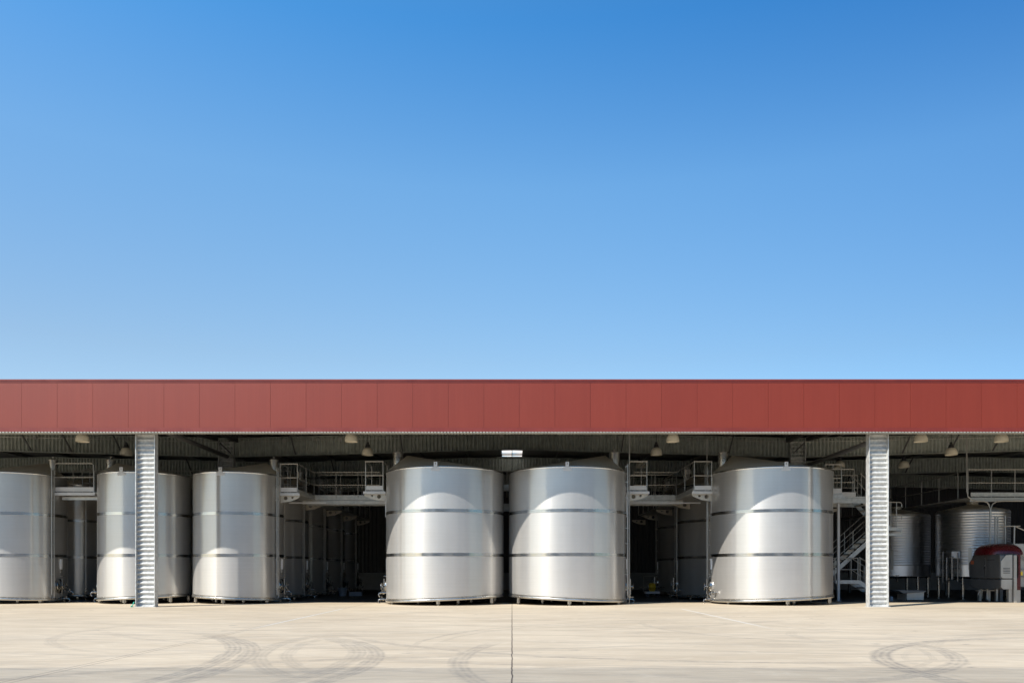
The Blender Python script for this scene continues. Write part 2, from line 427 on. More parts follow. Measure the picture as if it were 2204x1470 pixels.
for k, yw in enumerate(FR):
    if k == 0:
        pass
    w = MB(); prev = None; xx = -XE
    while xx < XE:
        y_ = yw + AMP*math.sin(2*PI*xx/PITCH)
        a = w.bm.verts.new((xx, y_, GB(xx)+.015)); b_ = w.bm.verts.new((xx, y_, GT(xx)-.015))
        if prev: w.bm.faces.new((prev[0], b_[0] if False else a, b_, prev[1]))
        prev = (a, b_); xx += PITCH/8
    g_ = SB(w, 'girder', M_GIRD, angle=80)
    knots = [-36,-24,-12,0,12,24,36]
    fl = MB()
    for a, b_ in zip(knots, knots[1:]):
        for F, o in ((GB, 0), (GT, 0)):
            fl.bar((a, yw, F(a)), (b_, yw, F(b_)), .22, .02)
    o = fl.build('flange', M_GIRD, g_, smooth=False)
    if k == 1:
        c = MB()
        for a, b_ in zip(knots, knots[1:]):
            c.tube([(a, yw-.19, GT(a)-.17), (b_, yw-.19, GT(b_)-.17)], .016, 6)
        for jx in (-20, -9.55, -7.2, -.45, 4.55, 7.4, 15.6): c.box(jx-.07, yw-.24, GT(jx)-.25, jx+.07, yw-.165, GT(jx)-.11)
        c.build('conduit', M_RAIL, g_)
    if k in (1, 2, 3):
        for bx in (-20.2, -18.5, -16.4, -9.1, -4.6, 4.6, 9.1, 16.4, 18.4, 20.2):
            br = MB(); br.bar((bx, yw-.93, RD(bx)-.2), (bx, yw-.12, GB(bx)+.03), .05, .05)
            br.box(bx-.16, yw-1.0, RD(bx)-.21, bx+.16, yw-.86, RD(bx)-.18)
            br.build('fly_brace', M_DARKST if k > 1 else M_GREY, g_, smooth=False)
# roof sheet in gables with one translucent strip at the ridge
rf = MB(); knots = [-36,-24,-12,0,12,24,36]
def slab(mb, x0, x1, y0, y1):
    z0, z1 = RD(x0), RD(x1)
    if abs(x1) % 24 == 0 and False: pass
    vs = []
    for dz in (0, .05):
        vs += [mb.bm.verts.new(p) for p in ((x0,y0,z0+dz),(x1,y0,z1+dz),(x1,y1,z1+dz),(x0,y1,z0+dz))]
    for f in ((3,2,1,0),(4,5,6,7),(0,1,5,4),(1,2,6,5),(2,3,7,6),(3,0,4,7)): mb.bm.faces.new([vs[i] for i in f])
YB = 52.0
SK = (-.52, .52, 40.2, 42.9)
for a, b_ in ((-36,-24),(-24,-12),(-12,SK[0]),(SK[1],12),(12,24),(24,36)): slab(rf, a, b_, Y0+.42, YB)
for a, b_ in ((SK[0], 0), (0, SK[1])):
    slab(rf, a, b_, Y0+.42, SK[2]); slab(rf, a, b_, SK[3], YB)
rfo = SB(rf, 'roof', M_ROOFIN, smooth=False)
sk = MB()
for i in range(5):
    y0 = SK[2] + i*.54
    for a, b_ in ((SK[0], 0), (0, SK[1])):
        v = [sk.bm.verts.new(p) for p in ((a,y0,RD(a)+.02),(b_,y0,RD(b_)+.02),(b_,y0+.54,RD(b_)+.02),(a,y0+.54,RD(a)+.05))]
        sk.bm.faces.new(v)
sko = sk.build('skylight', M_SKYL, rfo, smooth=False)
for y0 in (40.75, 41.2, 41.9):
    m = MB(); m.box(SK[0], y0, RD(0)-.10, SK[1], y0+.05, RD(0)-.06); m.build('batten', M_DARKST, rfo, smooth=False)
first = None
for k in range(-15, 16):
    px = k*2.28 + .01
    if abs(px) < .3: continue
    z = RD(px)
    p = MB(); p.box(-.04, Y0+.45, -.165, .04, YB-.05, -.003)
    o = p.build('purlin', M_GREY, shed, smooth=False); o.location = (px, -Y0, z)
# eave struts and tubes between the first two frames
for s in (-1, 1):
    t = MB(); zz = 5.47 if s > 0 else 5.98; t.tube([(s*11.95, 26.7, zz), (s*11.95, 33.7, zz)], .085, 12)
    SB(t, 'eave_tube', M_GREY)
    t = MB(); t.bar((s*11.55, 26.7, 6.66), (s*11.55, 33.7, 6.66), .14, .2); t.bar((s*14.0, 26.7, 6.72), (s*12.35, 33.6, 6.70), .14, .18)
    SB(t, 'roof_brace', M_DARKST, smooth=False)
    t = MB()
    a = (s*11.75, 33.72, 6.6); t.bar((s*12.25, 33.72, 6.55), (s*11.8, 33.72, 6.12), .05, .05)
    SB(t, 'knee_plate', M_DARKST, smooth=False)
# rear and side walls
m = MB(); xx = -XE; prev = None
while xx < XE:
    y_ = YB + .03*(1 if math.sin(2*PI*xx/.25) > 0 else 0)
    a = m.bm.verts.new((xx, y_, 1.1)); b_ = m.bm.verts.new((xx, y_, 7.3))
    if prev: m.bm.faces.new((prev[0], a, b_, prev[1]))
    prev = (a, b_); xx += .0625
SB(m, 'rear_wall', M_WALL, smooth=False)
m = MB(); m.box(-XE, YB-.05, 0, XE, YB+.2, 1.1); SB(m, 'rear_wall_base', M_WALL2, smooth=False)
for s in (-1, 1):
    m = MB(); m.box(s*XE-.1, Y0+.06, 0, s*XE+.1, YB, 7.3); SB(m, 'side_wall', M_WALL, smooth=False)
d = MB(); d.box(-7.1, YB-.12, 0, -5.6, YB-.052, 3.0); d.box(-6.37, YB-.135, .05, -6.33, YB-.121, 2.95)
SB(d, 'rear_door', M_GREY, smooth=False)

# pale building across the yard and an unseen awning added to cast the foreground shade, both behind the photographer
opp = thing('opposite_building', 'long pale building across the yard, behind the photographer', 'building', (4, -12, 0))
m = MB(); m.box(-42, -6, 0, 45, 0, 9.0); m.build('wall', M_OPP, opp, smooth=False)
m = MB(); m.box(-42.3, -6.3, 9.003, 45.3, .3, 9.4); m.build('roof', M_OPP, opp, smooth=False)
m = MB(); m.box(-2, .003, .05, 3, .06, 4.6); m.build('door', M_LGREY, opp, smooth=False)
aw = thing('added_shade_awning', 'unseen shade-net awning added to throw the even shade on the nearest concrete', 'awning', (0, 5.17, 0))
m = MB(); m.box(-34, -8.5, 5.99, 40, 0, 6.0); m.build('net', M_NET, aw, smooth=False)
for xx in (-33.8, -22, -11.5, 12, 24, 39.8):
    m = MB(); m.bar((xx, -8.3, 0), (xx, -8.3, 5.98), .12); m.build('post', M_GALV, aw, smooth=False)

# ------------------------------------------------------------------ tanks
def oblique_cone(R, ax, h, seg=96):
    m = MB(); top = m.bm.verts.new((ax, 0, 4.755+h)); ring = []; mid = []
    for j in range(seg):
        a = 2*PI*j/seg
        ring.append(m.bm.verts.new((R*math.cos(a), R*math.sin(a), 4.755)))
    for j in range(seg): m.bm.faces.new((ring[j], ring[(j+1) % seg], top))
    return m
def fix(parent, mb, name, mt, R, phi, z=0, **k):
    """part placed on the shell at azimuth phi (0 faces the yard, 90 faces +X); local x points outward"""
    a = R_(phi-90)
    return mb.build(name, mt, parent, loc=(R*math.cos(a), R*math.sin(a), z), rotz=a, **k)
SL = .045                                  # tank floors fall towards the outlet side
def make_tank(R, label, loc, group, rotz=0):
    t = thing('steel_tank', label, 'tank', loc, rotz, group)
    sh = MB(); prof = [(R-.05,.235),(R,.245)]
    for i in range(3):
        z0 = .25+1.5*i; prof += [(R, z0+.02)]
        for q in range(1, 6): prof.append((R+.0015*math.sin(q*1.9+i), z0+.02+1.46*q/6))
        prof += [(R, z0+1.48)]
    prof += [(R,4.75),(R-.02,4.75)]
    sh.lathe(prof, 160)
    for v in sh.bm.verts:
        if v.co.z < .3: v.co.z += .035 - SL*v.co.x
    sh.build('shell', M_SHELL, t, angle=60)
    for z in (1.75, 3.25):
        b_ = MB(); b_.lathe([(R-.01,z-.052),(R+.012,z-.052),(R+.014,z-.05),(R+.014,z-.012),(R+.001,z-.009),(R+.001,z+.009),(R+.014,z+.012),(R+.014,z+.05),(R+.012,z+.052),(R-.01,z+.052)], 128)
        b_.build('band', M_BAND, t, angle=30)
    h = .31*R
    c = oblique_cone(R+.01, .65*R, h); c.build('roof', M_ROOFSTEEL, t, angle=70)
    rm = MB(); rm.lathe([(R-.02,4.70),(R+.012,4.70),(R+.018,4.715),(R+.018,4.735),(R+.010,4.748),(R-.03,4.75)], 128); rm.build('rim', M_POL, t)
    br = MB(); br.lathe([(R-.3,.125),(R+.02,.125),(R+.028,.135),(R+.028,.195),(R+.020,.205),(R-.01,.208),(R-.01,.222),(R+.012,.225),(R+.012,.238),(R-.03,.238)], 128)
    for v in br.bm.verts: v.co.z += .035 - SL*v.co.x
    br.build('base_ring', M_RING, t, angle=50)
    bt = MB(); bt.lathe([(0,.15),(R-.25,.14)], 48)
    for v in bt.bm.verts: v.co.z += .035 - SL*v.co.x
    bt.build('underside', M_DARKST, t)
    for k in range(6):
        a = R_(60*k-92)
        zt_ = .158 - SL*(R-.10)*math.cos(a)
        f = MB(); f.lathe([(0,zt_),(.075,zt_),(.075,.055),(.06,.045),(.022,.045),(.022,.018),(.05,.016),(.05,.0),(0,0)], 16)
        f.build('foot', M_FIT, t, loc=((R-.10)*math.cos(a), (R-.10)*math.sin(a), 0))
    for k in range(4):
        a = R_(90*k-60)
        zt_ = .17 - SL*R*.5*math.cos(a)
        f = MB(); f.lathe([(0,zt_),(.062,zt_),(.062,.045),(.022,.035),(.022,.018),(.05,.016),(.05,.0),(0,0)], 12)
        f.build('foot', M_FIT, t, loc=(R*.5*math.cos(a), R*.5*math.sin(a), 0))
    # manhole neck on the roof
    nk = MB(); rn = .15 + (R-1.63)*.06
    zt = 4.755+h+.10; zb = 4.755+h*.42
    nk.lathe([(rn, zb-.12),(rn, zt-.03),(rn+.025, zt-.03),(rn+.025, zt),(rn-.01, zt),(rn-.01, zb)], 28, axis=(.81*R, 0))
    n_ = nk.build('manhole', M_RING, t)
    ld = MB(); ld.lathe([(rn+.02, zt+.003),(rn+.015, zt+.015),(rn*.6, zt+.04),(0, zt+.05)], 28, axis=(.81*R, 0))
    ld.tube([(.81*R, 0, zt+.04), (.81*R, 0, zt+.13)], .02, 8); ld.box(.81*R-.05, -.015, zt+.10, .81*R+.03, .015, zt+.13)
    ld.build('lid', M_RING, n_)
    # lifting lugs
    for phi in (-4, 176):
        lg = MB(); Mx = UVW((.012, 0, 4.73), (0,1,0), (0,0,1), (1,0,0))
        lg.disc_plate([(-.06,-.03),(.06,-.03),(.06,.16),(-.06,.16)], [(0,.10,.022)], .02, Mx)
        lg.box(-.01, -.15, 4.60, .008, .15, 4.70); lg.box(.004, -.11, 4.63, .02, .11, 4.735)
        fix(t, lg, 'lifting_lug', M_WHITE, R, phi, smooth=False)
    # level gauge: two stand-off pipes with clamps
    gz = MB()
    for s in (-.05, .05): gz.tube([(.09, s, .30), (.09, s, 5.0)], .020, 8)
    q = .5
    while q < 4.9:
        gz.box(0, -.012, q, .10, .012, q+.03); gz.box(.07, -.07, q, .115, .07, q+.03); q += .55
    gz.tube([(.09,.05,.30), (.09,.05,.2), (.02,.05,.17)], .02, 8)
    fix(t, gz, 'level_gauge', M_RAIL, R, 71)
    # labels and instrument box
    for z, w, h_, mt in ((1.50,.12,.27,M_PLATE), (1.32,.10,.14,M_PLATE), (1.17,.06,.13,M_FIT)):
        p = MB(); p.box(.004, -w/2, z-h_/2, .035, w/2, z+h_/2); fix(t, p, 'label_plate' if mt is M_PLATE else 'thermometer', mt, R, 88, smooth=False)
    # manway
    mw = MB(); Ms = Matrix.Rotation(PI/2, 4, 'Y')
    Mo = Matrix.Translation((0,0,.62)) @ Ms
    mw.lathe([(.26,-.02),(.26,.06),(.235,.07),(.20,.07),(.19,.085),(.10,.11),(0,.12)], 28, M=Mo)
    w_ = fix(t, mw, 'manway_door', M_FIT, R, 84)
    hw = MB(); hw.bar((.15,-.27,.62),(.15,.27,.62),.035,.045); hw.bar((.15,0,.34),(.15,0,.90),.035,.045)
    hw.tube([(.10,0,.62),(.24,0,.62)], .02, 8)
    ring = [(.24, .13*math.cos(2*PI*k/16), .62+.13*math.sin(2*PI*k/16)) for k in range(17)]
    hw.tube(ring, .012, 6); hw.bar((.24,-.13,.62),(.24,.13,.62),.014); hw.bar((.24,0,.49),(.24,0,.75),.014)
    hw.build('handwheel', M_FIT, w_)
    # sample tap and drain valve
    def valve(reach):
        v = MB()
        v.tube([(0,0,0),(reach,0,0)], .028, 10); v.lathe([(.055,-.012),(.055,.012)], 14, M=Matrix.Translation((reach*.45,0,0)) @ Ms)
        v.lathe([(0,-.02),(.06,-.02),(.06,.02),(0,.02)], 14, M=Matrix.Translation((reach*.55,0,0)) @ Ms)
        v.lathe([(0,-.015),(.052,-.015),(.052,.015),(0,.015)], 14, M=Matrix.Translation((reach,0,0)) @ Ms)
        v.tube([(reach*.75,0,0),(reach*.75,0,.10)], .014, 8); v.bar((reach*.75,-.02,.11),(reach*.75,.17,.125),.02,.012)
        v.tube([(reach,0,0),(reach+.05,0,-.015),(reach+.075,0,-.06),(reach+.06,0,-.12),(reach+.02,0,-.145)], .022, 8)
        return v
    fix(t, valve(.20), 'sample_valve', M_FIT, R, 102, z=.40)
    fix(t, valve(.24), 'drain_valve', M_FIT, R, 90, z=.15)
    ta = MB(); ta.tube([(0,0,0),(.12,0,0)], .015, 8); ta.box(.10,-.05,-.01,.13,.05,.01); fix(t, ta, 'sample_tap', M_FIT, R, 88, z=1.0)
    return t

G1 = 'slimmer steel tanks in the left bay'; G2 = 'wide steel tanks at the front'
YA, YW = 30.37, 29.49
t1 = make_tank(1.63, 'slim stainless tank bordering the left aisle, fully visible right of the left column', (-10.31, YA, 0), G1)
copy_thing(t1, (-13.85, YA, 0), PI, 'slimmer stainless tank standing partly behind the left galvanised column', G1)
copy_thing(t1, (-18.65, YA, 0), 0, 'stainless tank cut off by the left edge of the photo', G1)
copy_thing(t1, (-18.65, YA+4.15, 0), 0, 'shaded steel tank seen under the small catwalk at far left', G1)
for k, lab in enumerate(('shaded steel tank directly behind the first tank of the left aisle', 'third steel tank back along the left aisle, dark with a thin sheen',
                         'fourth steel tank back along the left aisle, nearly black', 'farthest steel tank in the dark of the left aisle')):
    copy_thing(t1, (-10.31, YA+3.72*(k+1), 0), 0, lab, G1)
t2 = make_tank(2.14, 'wide stainless tank just left of the ground crack, manhole on its left shoulder', (-2.45, YW, 0), G2, PI)
copy_thing(t2, (2.03, YW, 0), 0, 'wide stainless tank just right of the ground crack, manhole on its right shoulder', G2)
copy_thing(t2, (9.48, YW, 0), PI, 'wide stainless tank right of the right aisle, beside the staircase', G2)
copy_thing(t2, (9.25, YW+5.0, 0), PI, 'shaded wide tank behind the right aisle front tank', G2)
copy_thing(t2, (9.25, YW+9.6, 0), PI, 'wide tank deepest in the right aisle, nearly black', G2)

# ribbed tanks on legs, right bay
def make_ribbed(label, loc, group):
    t = thing('ribbed_tank', label, 'tank', loc, 0, group); R = 1.40
    s = MB(); prof = [(R-.06,.93),(R,.96),(R,1.42)]
    z = 1.44
    while z < 3.6:
        for q in range(6): prof.append((R+.014*math.sin(PI*q/6), z+.098*q/6))
        z += .112
        prof.append((R, z-.014))
    prof += [(R,3.70),(R-.03,3.75)]
    s.lathe(prof, 96); s.build('shell', M_RIB, t, angle=40)
    r = MB(); r.lathe([(R-.03,3.75),(.22,4.02),(.22,4.12),(.26,4.12),(.26,4.15),(0,4.17)], 64); r.build('roof', M_ROOFSTEEL, t)
    b_ = MB(); b_.lathe([(R-.05,.93),(R-.12,.90),(0,.84)], 64); b_.build('bottom', M_FIT, t)
    for k in range(6):
        a = R_(60*k-135)
        l = MB(); l.lathe([(.055,.92),(.055,.12),(.035,.11),(.035,.03),(.075,.025),(.075,0),(0,0)], 14)
        l.build('leg', M_FIT, t, loc=((R-.09)*math.cos(a), (R-.09)*math.sin(a), 0))
    # jacket manifold, gauge tube, cabinet and vertical guard plate on the front left
    mnf = MB()
    for dy, rr, z0, z1 in ((-.35,.03,.7,2.0), (-.18,.05,.8,1.75), (.05,.065,.85,1.8), (.28,.03,.75,1.95)):
        mnf.tube([(.22, dy, z0), (.22, dy, z1)], rr, 10)
        mnf.tube([(.22, dy, z0), (.0, dy, z0)], rr*.7, 8); mnf.tube([(.22, dy, z1), (0, dy, z1)], rr*.7, 8)
    for z in (1.05, 1.3, 1.6): mnf.bar((.22,-.42,z), (.22,.36,z), .03, .03)
    fix(t, mnf, 'pipe_manifold', M_DFIT, R, -58)
    cb = MB(); cb.box(.10,-.14,1.72,.24,.14,2.0); fix(t, cb, 'control_box', M_PLATE, R, -52, smooth=False)
    gp = MB(); gp.box(.02,-.06,1.25,.06,.06,2.15); fix(t, gp, 'guard_plate', M_LGREY, R, -33, smooth=False)
    vl = MB(); vl.tube([(0,0,.86),(.25,0,.80),(.3,0,.70)], .035, 8); vl.tube([(.15,0,.84),(.15,0,1.0)], .015, 6); vl.bar((.15,-.1,1.0),(.15,.1,1.0),.025)
    fix(t, vl, 'drain_valve', M_FIT, R-.1, -25)
    return t
G3 = 'ribbed tanks on legs in the right bay'
rt = make_ribbed('ribbed steel tank on legs behind the red and grey press', (19.70, 34.4, 0), G3)
copy_thing(rt, (17.80, 37.2, 0), 0, 'darker ribbed steel tank on legs, left of the one behind the press', G3)

# ------------------------------------------------------------------ catwalks
ZF = 4.12
def rail(path, z=ZF, h=1.08, sp=1.2, r=.02, mid=True):
    m = MB(); P = [Vector((*p, z)) for p in path]
    m.tube([p+Vector((0,0,h)) for p in P], r*1.15, 8)
    if mid: m.tube([p+Vector((0,0,h*.52)) for p in P], r*.9, 8)
    done = set()
    for a, b_ in zip(P, P[1:]):
        n = max(1, round((b_-a).length/sp))
        for i in range(n+1):
            p = a.lerp(b_, i/n); key = (round(p.x,2), round(p.y,2))
            if key in done: continue
            done.add(key); m.tube([p, p+Vector((0,0,h))], r, 8)
    return m
def bracket(x_tank, x_tip, y, z=ZF-.10):
    m = MB(); L = x_tip-x_tank; s = 1 if L > 0 else -1; L = abs(L)
    M = UVW((x_tank, y, z), (s,0,0), (0,0,1), (0,1,0))
    m.disc_plate([(0,-.27),(.06,-.27),(L*.55,-.22),(L*.92,-.11),(L,-.06),(L,-.01),(L*.97,0),(0,0)], [(L*.30,-.10,.075),(L*.64,-.075,.045)], .014, M)
    return m
def u_catwalk(label, s, xo, xi, yo, yi, deep):
    """s=-1 left aisle, +1 right aisle; outer arm (away from centre) runs deep along the tanks"""
    t = thing('catwalk', label, 'catwalk', (0, 32.7, 0))
    def P(mb, name, mt, **k):
        o = mb.build(name, mt, t, **k); o.location = (0, -32.7, 0); return o
    w = .70
    o0, o1 = sorted((s*xo, s*(xo-w))); i0, i1 = sorted((s*xi, s*(xi+w)))
    yc0, yc1 = 32.7, 33.55
    m = MB(); m.box(o0, yo, ZF-.05, o1, deep, ZF); m.box(i0, yi, ZF-.05, i1, yc1, ZF)
    c0, c1 = sorted((s*(xo-w), s*(xi+w)))
    m.box(c0, yc0, ZF-.05, c1, yc1, ZF)
    P(m, 'deck', M_DECK, smooth=False)
    # pale front edge plates and toe boards of the two arms
    for (a, b_, y) in ((o0, o1, yo), (i0, i1, yi)):
        m = MB(); m.box(a-.06, y-.03, ZF-.115, b_+.06, y-.004, ZF-.02); P(m, 'edge_plate', M_WHITE, smooth=False)
        m = MB(); m.box(a+.02, y, ZF+.03, b_-.02, y+.012, ZF+.19); P(m, 'toe_board', M_WHITE, smooth=False)
    m = MB(); m.box(c0, yc0-.012, ZF-.0, c1, yc0, ZF+.15); P(m, 'toe_board', M_DECK, smooth=False)
    m = MB(); xs = s*(xo-w); m.box(xs-.006, yo+.02, ZF, xs+.006, yc0, ZF+.12); P(m, 'toe_board', M_DECK, smooth=False)
    m = MB(); m.bar((c0-.5, yc0+.05, ZF-.14), (c1+.3, yc0+.05, ZF-.14), .06, .16); m.bar((c0-.5, yc1-.05, ZF-.14), (c1+.3, yc1-.05, ZF-.14), .06, .16)
    for q in range(4): xq = c0+(c1-c0)*(q+.5)/4; m.bar((xq, yc0, ZF-.11), (xq, yc1, ZF-.11), .06, .1)
    P(m, 'support_beam', M_DECK, smooth=False)
    m = MB()
    m.bar((o0-.02, 31.5, ZF-.27), (o0+1.45, 31.5, ZF-.27), .05, .05) if s < 0 else m.bar((o1+.02, 31.5, ZF-.27), (o1-2.4, 31.5, ZF-.27), .05, .05)
    P(m, 'light_batten', M_WHITE, smooth=False)
    m = MB(); m.bar((i0-.35*(s<0), 31.4, ZF-.27), (i1+.35*(s>0), 31.4, ZF-.27), .05, .05); P(m, 'light_batten', M_WHITE, smooth=False)
    # railings
    xo_in, xi_in = s*(xo-w+.03), s*(xi+w-.03)
    P(rail([(s*(xo-.03), yo+1.0), (s*(xo-.03), yo), (xo_in, yo), (xo_in, yc0)], sp=1.3), 'railing', M_RAIL)
    P(rail([(s*(xi+.03), yi+1.0), (s*(xi+.03), yi), (xi_in, yi), (xi_in, yi+1.3)], sp=1.3), 'railing', M_RAIL)
    P(rail([(xo_in, yc0), (xi_in+s*.0, yc0)], sp=.95), 'railing', M_RAIL)
    P(rail([(xo_in, yc1), (xi_in, yc1)], sp=.8), 'railing', M_RAIL)
    P(rail([(xo_in, yc1), (xo_in, deep)], sp=1.5), 'railing', M_RAIL)
    # gusset brackets welded to the tanks
    for k in range(5):
        P(bracket(s*(xo+.02), s*(xo-w-.03), yo+.08+3.72*k), 'bracket', M_BRKT, smooth=False)
    P(bracket(s*(xi-.04), s*(xi+w+.03), yi+.08), 'bracket', M_BRKT, smooth=False)
    for xx, yy in ((s*(xo+.0), yo+.12), (s*(xi-.06), yi+.12)):
        m = MB(); m.bar((xx, yy, ZF-.10), (xx, yy, ZF-.95), .05, .05); P(m, 'hanger', M_WHITE, smooth=False)
    return t
u_catwalk('U-shaped steel catwalk bridging the left aisle between slim and wide tanks', -1, 8.72, 4.70, 30.15, 29.5, 45.5)
u_catwalk('U-shaped steel catwalk bridging the right aisle between two wide tanks', 1, 7.36, 4.28, 29.5, 29.5, 42.5)

t = thing('catwalk', 'short steel catwalk with front railing between the two leftmost tanks', 'catwalk', (-16.35, 30, 0))
def CW(mb, name, mt, **k):
    o = mb.build(name, mt, t, **k); o.location = (16.35, -30, 0); return o
m = MB(); m.box(-17.0, 30, ZF-.05, -15.5, 46, ZF); CW(m, 'deck', M_DECK, smooth=False)
m = MB(); m.box(-17.12, 29.96, ZF-.12, -15.55, 29.99, ZF-.01); CW(m, 'edge_plate', M_WHITE, smooth=False)
m = MB(); m.box(-17.05, 30.0, ZF+.03, -15.6, 30.012, ZF+.19); CW(m, 'toe_board', M_WHITE, smooth=False)
m = MB(); m.bar((-16.95, 30.3, ZF-.2), (-15.5, 30.3, ZF-.2), .06, .12); CW(m, 'support_beam', M_DECK, smooth=False)
def arch(x0, x1, y, h, mid):
    m = MB(); m.tube([(x0,y,ZF-.1),(x0,y,ZF+h-.08),(x0+.03,y,ZF+h-.02),(x0+.1,y,ZF+h),(x1-.1,y,ZF+h),(x1-.03,y,ZF+h-.02),(x1,y,ZF+h-.08),(x1,y,ZF-.1)], .022, 8)
    m.tube([(x0,y,ZF+mid),(x1,y,ZF+mid)], .018, 8); return m
CW(arch(-17.08, -15.62, 30.02, 1.08, .56), 'railing', M_RAIL); CW(arch(-17.05, -16.55, 31.9, 1.1, .55), 'gate', M_RAIL)
CW(arch(-15.9, -15.2, 32.0, 1.1, .5), 'railing', M_RAIL)
CW(rail([(-17.6, 32.25), (-15.6, 32.25)], sp=.7), 'railing', M_RAIL)
t = thing('handrail', 'thin handrail running behind the tops of the two slim left tanks', 'handrail', (-12, 32.28, ZF))
o = rail([(-15.2, 32.28), (-8.9, 32.28)], sp=.95).build('rail', M_RAIL, t); o.location = (12, -32.28, -ZF)
t = thing('handrail', 'short handrail and pipe joint in the gap between the two wide centre tanks', 'handrail', (-.2, 32.0, ZF))
m = rail([(-1.4, 32.0), (1.0, 32.0)], sp=.4, h=1.03); m.box(-.36, 31.8, 3.55, -.05, 31.95, 3.85); m.box(-.40, 31.8, 4.35, -.02, 31.95, 4.6)
o = m.build('rail', M_RAIL, t); o.location = (.2, -32.0, -ZF)
# chain hanging from the ridge
m = MB(); z = 6.35
while z > 4.6: m.lathe([(.016,z),(.022,z-.02),(.016,z-.045),(.006,z-.05)], 6, axis=(0,36.2)); z -= .06
m.box(-.015, 36.18, 6.35, .015, 36.22, 7.05)
tag(m.build('hoist_chain', M_DARKST), 'dark hoist chain hanging under the roof ridge above the centre tanks', 'chain')

# ------------------------------------------------------------------ standing pipes in the aisles
PG = 'thin standing pipes beside the tanks'
for (x_, y_, z0, z1, lab) in ((4.22, 28.9, .35, 6.6, 'pale thin pipe standing at the right edge of the centre right tank'),
                              (7.28, 30.0, .45, 6.1, 'thin pipe rising through the catwalk left of the right aisle front tank'),
                              (6.95, 33.9, .45, 4.0, 'thin pipe in front of the second tank of the right aisle'),
                              (-16.75, 31.6, .5, 4.0, 'thin pipe under the small catwalk at far left'),
                              (-4.55, 31.3, 3.0, 6.2, 'thin pipe rising behind the left shoulder of the centre left tank')):
    p = thing('pipe', lab, 'pipe', (x_, y_, 0), 0, PG)
    m = MB(); m.tube([(0,0,z0),(0,0,z1)], .019, 8); m.build('tube', M_RAIL, p)
    if z0 < 1:
        m = MB(); m.lathe([(0,z0-.12),(.05,z0-.12),(.05,z0-.06),(.03,z0-.06),(.03,z0-.02),(.055,z0-.02),(.055,z0+.01),(0,z0+.01)], 12)
        m.bar((-.02,0,z0-.1),(.16,0,z0-.1),.02,.02); m.tube([(0,0,z0-.12),(0,0,0)], .018, 6); m.build('valve', M_FIT, p)

# ------------------------------------------------------------------ pendant lamps
def make_lamp(label, loc, group):
    t = thing('pendant_lamp', label, 'lamp', loc, 0, group)
    s = MB(); prof = []
    for q in range(9):
        a = PI/2*q/8; prof.append((.055+.175*math.sin(a), .30-.24*(1-math.cos(a))))
    prof += [(.232,.0),(.222,.0)] + [(.045+.170*math.sin(PI/2*q/8), .285-.23*(1-math.cos(PI/2*q/8))) for q in range(8,-1,-1)]
    s.lathe(prof, 36); s.build('lamp_shade', M_SHADE, t)
    c = MB(); c.lathe([(.0,.52),(.045,.52),(.05,.44),(.08,.43),(.085,.36),(.11,.33),(.10,.295),(0,.29)], 20); c.build('housing', M_BLACK, t)
    d_ = MB(); d_.tube([(0,0,.5),(0,0,1.0)], .012, 6); d_.build('rod', M_BLACK, t)
    b_ = MB(); b_.lathe([(0,.28),(.06,.27),(.07,.16),(.05,.08),(0,.05)], 16); b_.build('bulb', M_PLATE, t)
    return t
LG = 'dome pendant lamps under the roof'
rows = (29.0, 32.3, 36.2)
LAMPS = [(-15.5,0,'bright dome lamp just under the fascia, left of the left column'), (-15.5,1,'dim dome lamp hanging right beside the left column'),
         (-5.8,0,'bright dome lamp just under the fascia above the left aisle'), (-5.8,1,'dimmer dome lamp on a black fitting above the left aisle'),
         (5.8,0,'bright dome lamp just under the fascia above the right aisle'), (5.8,1,'dimmer dome lamp on a black fitting above the right aisle'),
         (5.8,2,'faint dome lamp seen through the right aisle catwalk railing'),
         (14.75,0,'bright dome lamp just right of the right column'), (14.75,2,'faint dome lamp above the staircase, left of the right column'),
         (17.65,0,'bright dome lamp under the fascia nearest the right edge'), (17.65,1,'dimmer dome lamp beside the bent vertical conduit'),
         (17.65,2,'faint dome lamp low under the second girder, right of the right column')]
lamp0 = None
for x_, r, lab in LAMPS:
    loc = (x_, rows[r], 5.84)
    if lamp0 is None: lamp0 = make_lamp(lab, loc, LG)
    else: copy_thing(lamp0, loc, 0, lab)

# ------------------------------------------------------------------ staircase right of the wide tank
st = thing('staircase', 'steel dog-leg staircase and platform between the right tank and right column', 'staircase', (13.5, 32.5, 0))
def SP(mb, name, mt, **k):
    o = mb.build(name, mt, st, **k); o.location = (-13.5, -32.5, 0); return o
m = MB(); m.box(11.75, 30.3, ZF-.05, 12.45, 33.8, ZF); m.box(12.45, 31.7, ZF-.051, 14.2, 33.8, ZF-.001); SP(m, 'platform', M_DECK, smooth=False)
m = MB(); m.box(11.75, 30.28, ZF+.004, 12.42, 30.295, ZF+.17); SP(m, 'toe_board', M_WHITE, smooth=False)
m = MB(); m.box(12.47, 31.68, ZF+.004, 13.55, 31.695, ZF+.17); SP(m, 'toe_board', M_WHITE, smooth=False)
for xa_, xb_, ya_, dz_, ww_, hh_ in ((11.7, 12.55, 30.35, .13, .06, .14), (11.9, 14.6, 31.75, .16, .07, .2), (11.9, 14.6, 33.7, .16, .07, .2)):
    m = MB(); m.bar((xa_, ya_, ZF-dz_), (xb_, ya_, ZF-dz_), ww_, hh_); SP(m, 'support_beam', M_DECK, smooth=False)
for px_, py_ in ((12.93, 31.85), (15.1, 33.4), (13.9, 34.2)):
    m = MB(); m.bar((px_, py_, 0), (px_, py_, ZF-.06), .085, .085); m.box(px_-.09, py_-.09, 0, px_+.09, py_+.09, .015); SP(m, 'post', M_WHITE, smooth=False)
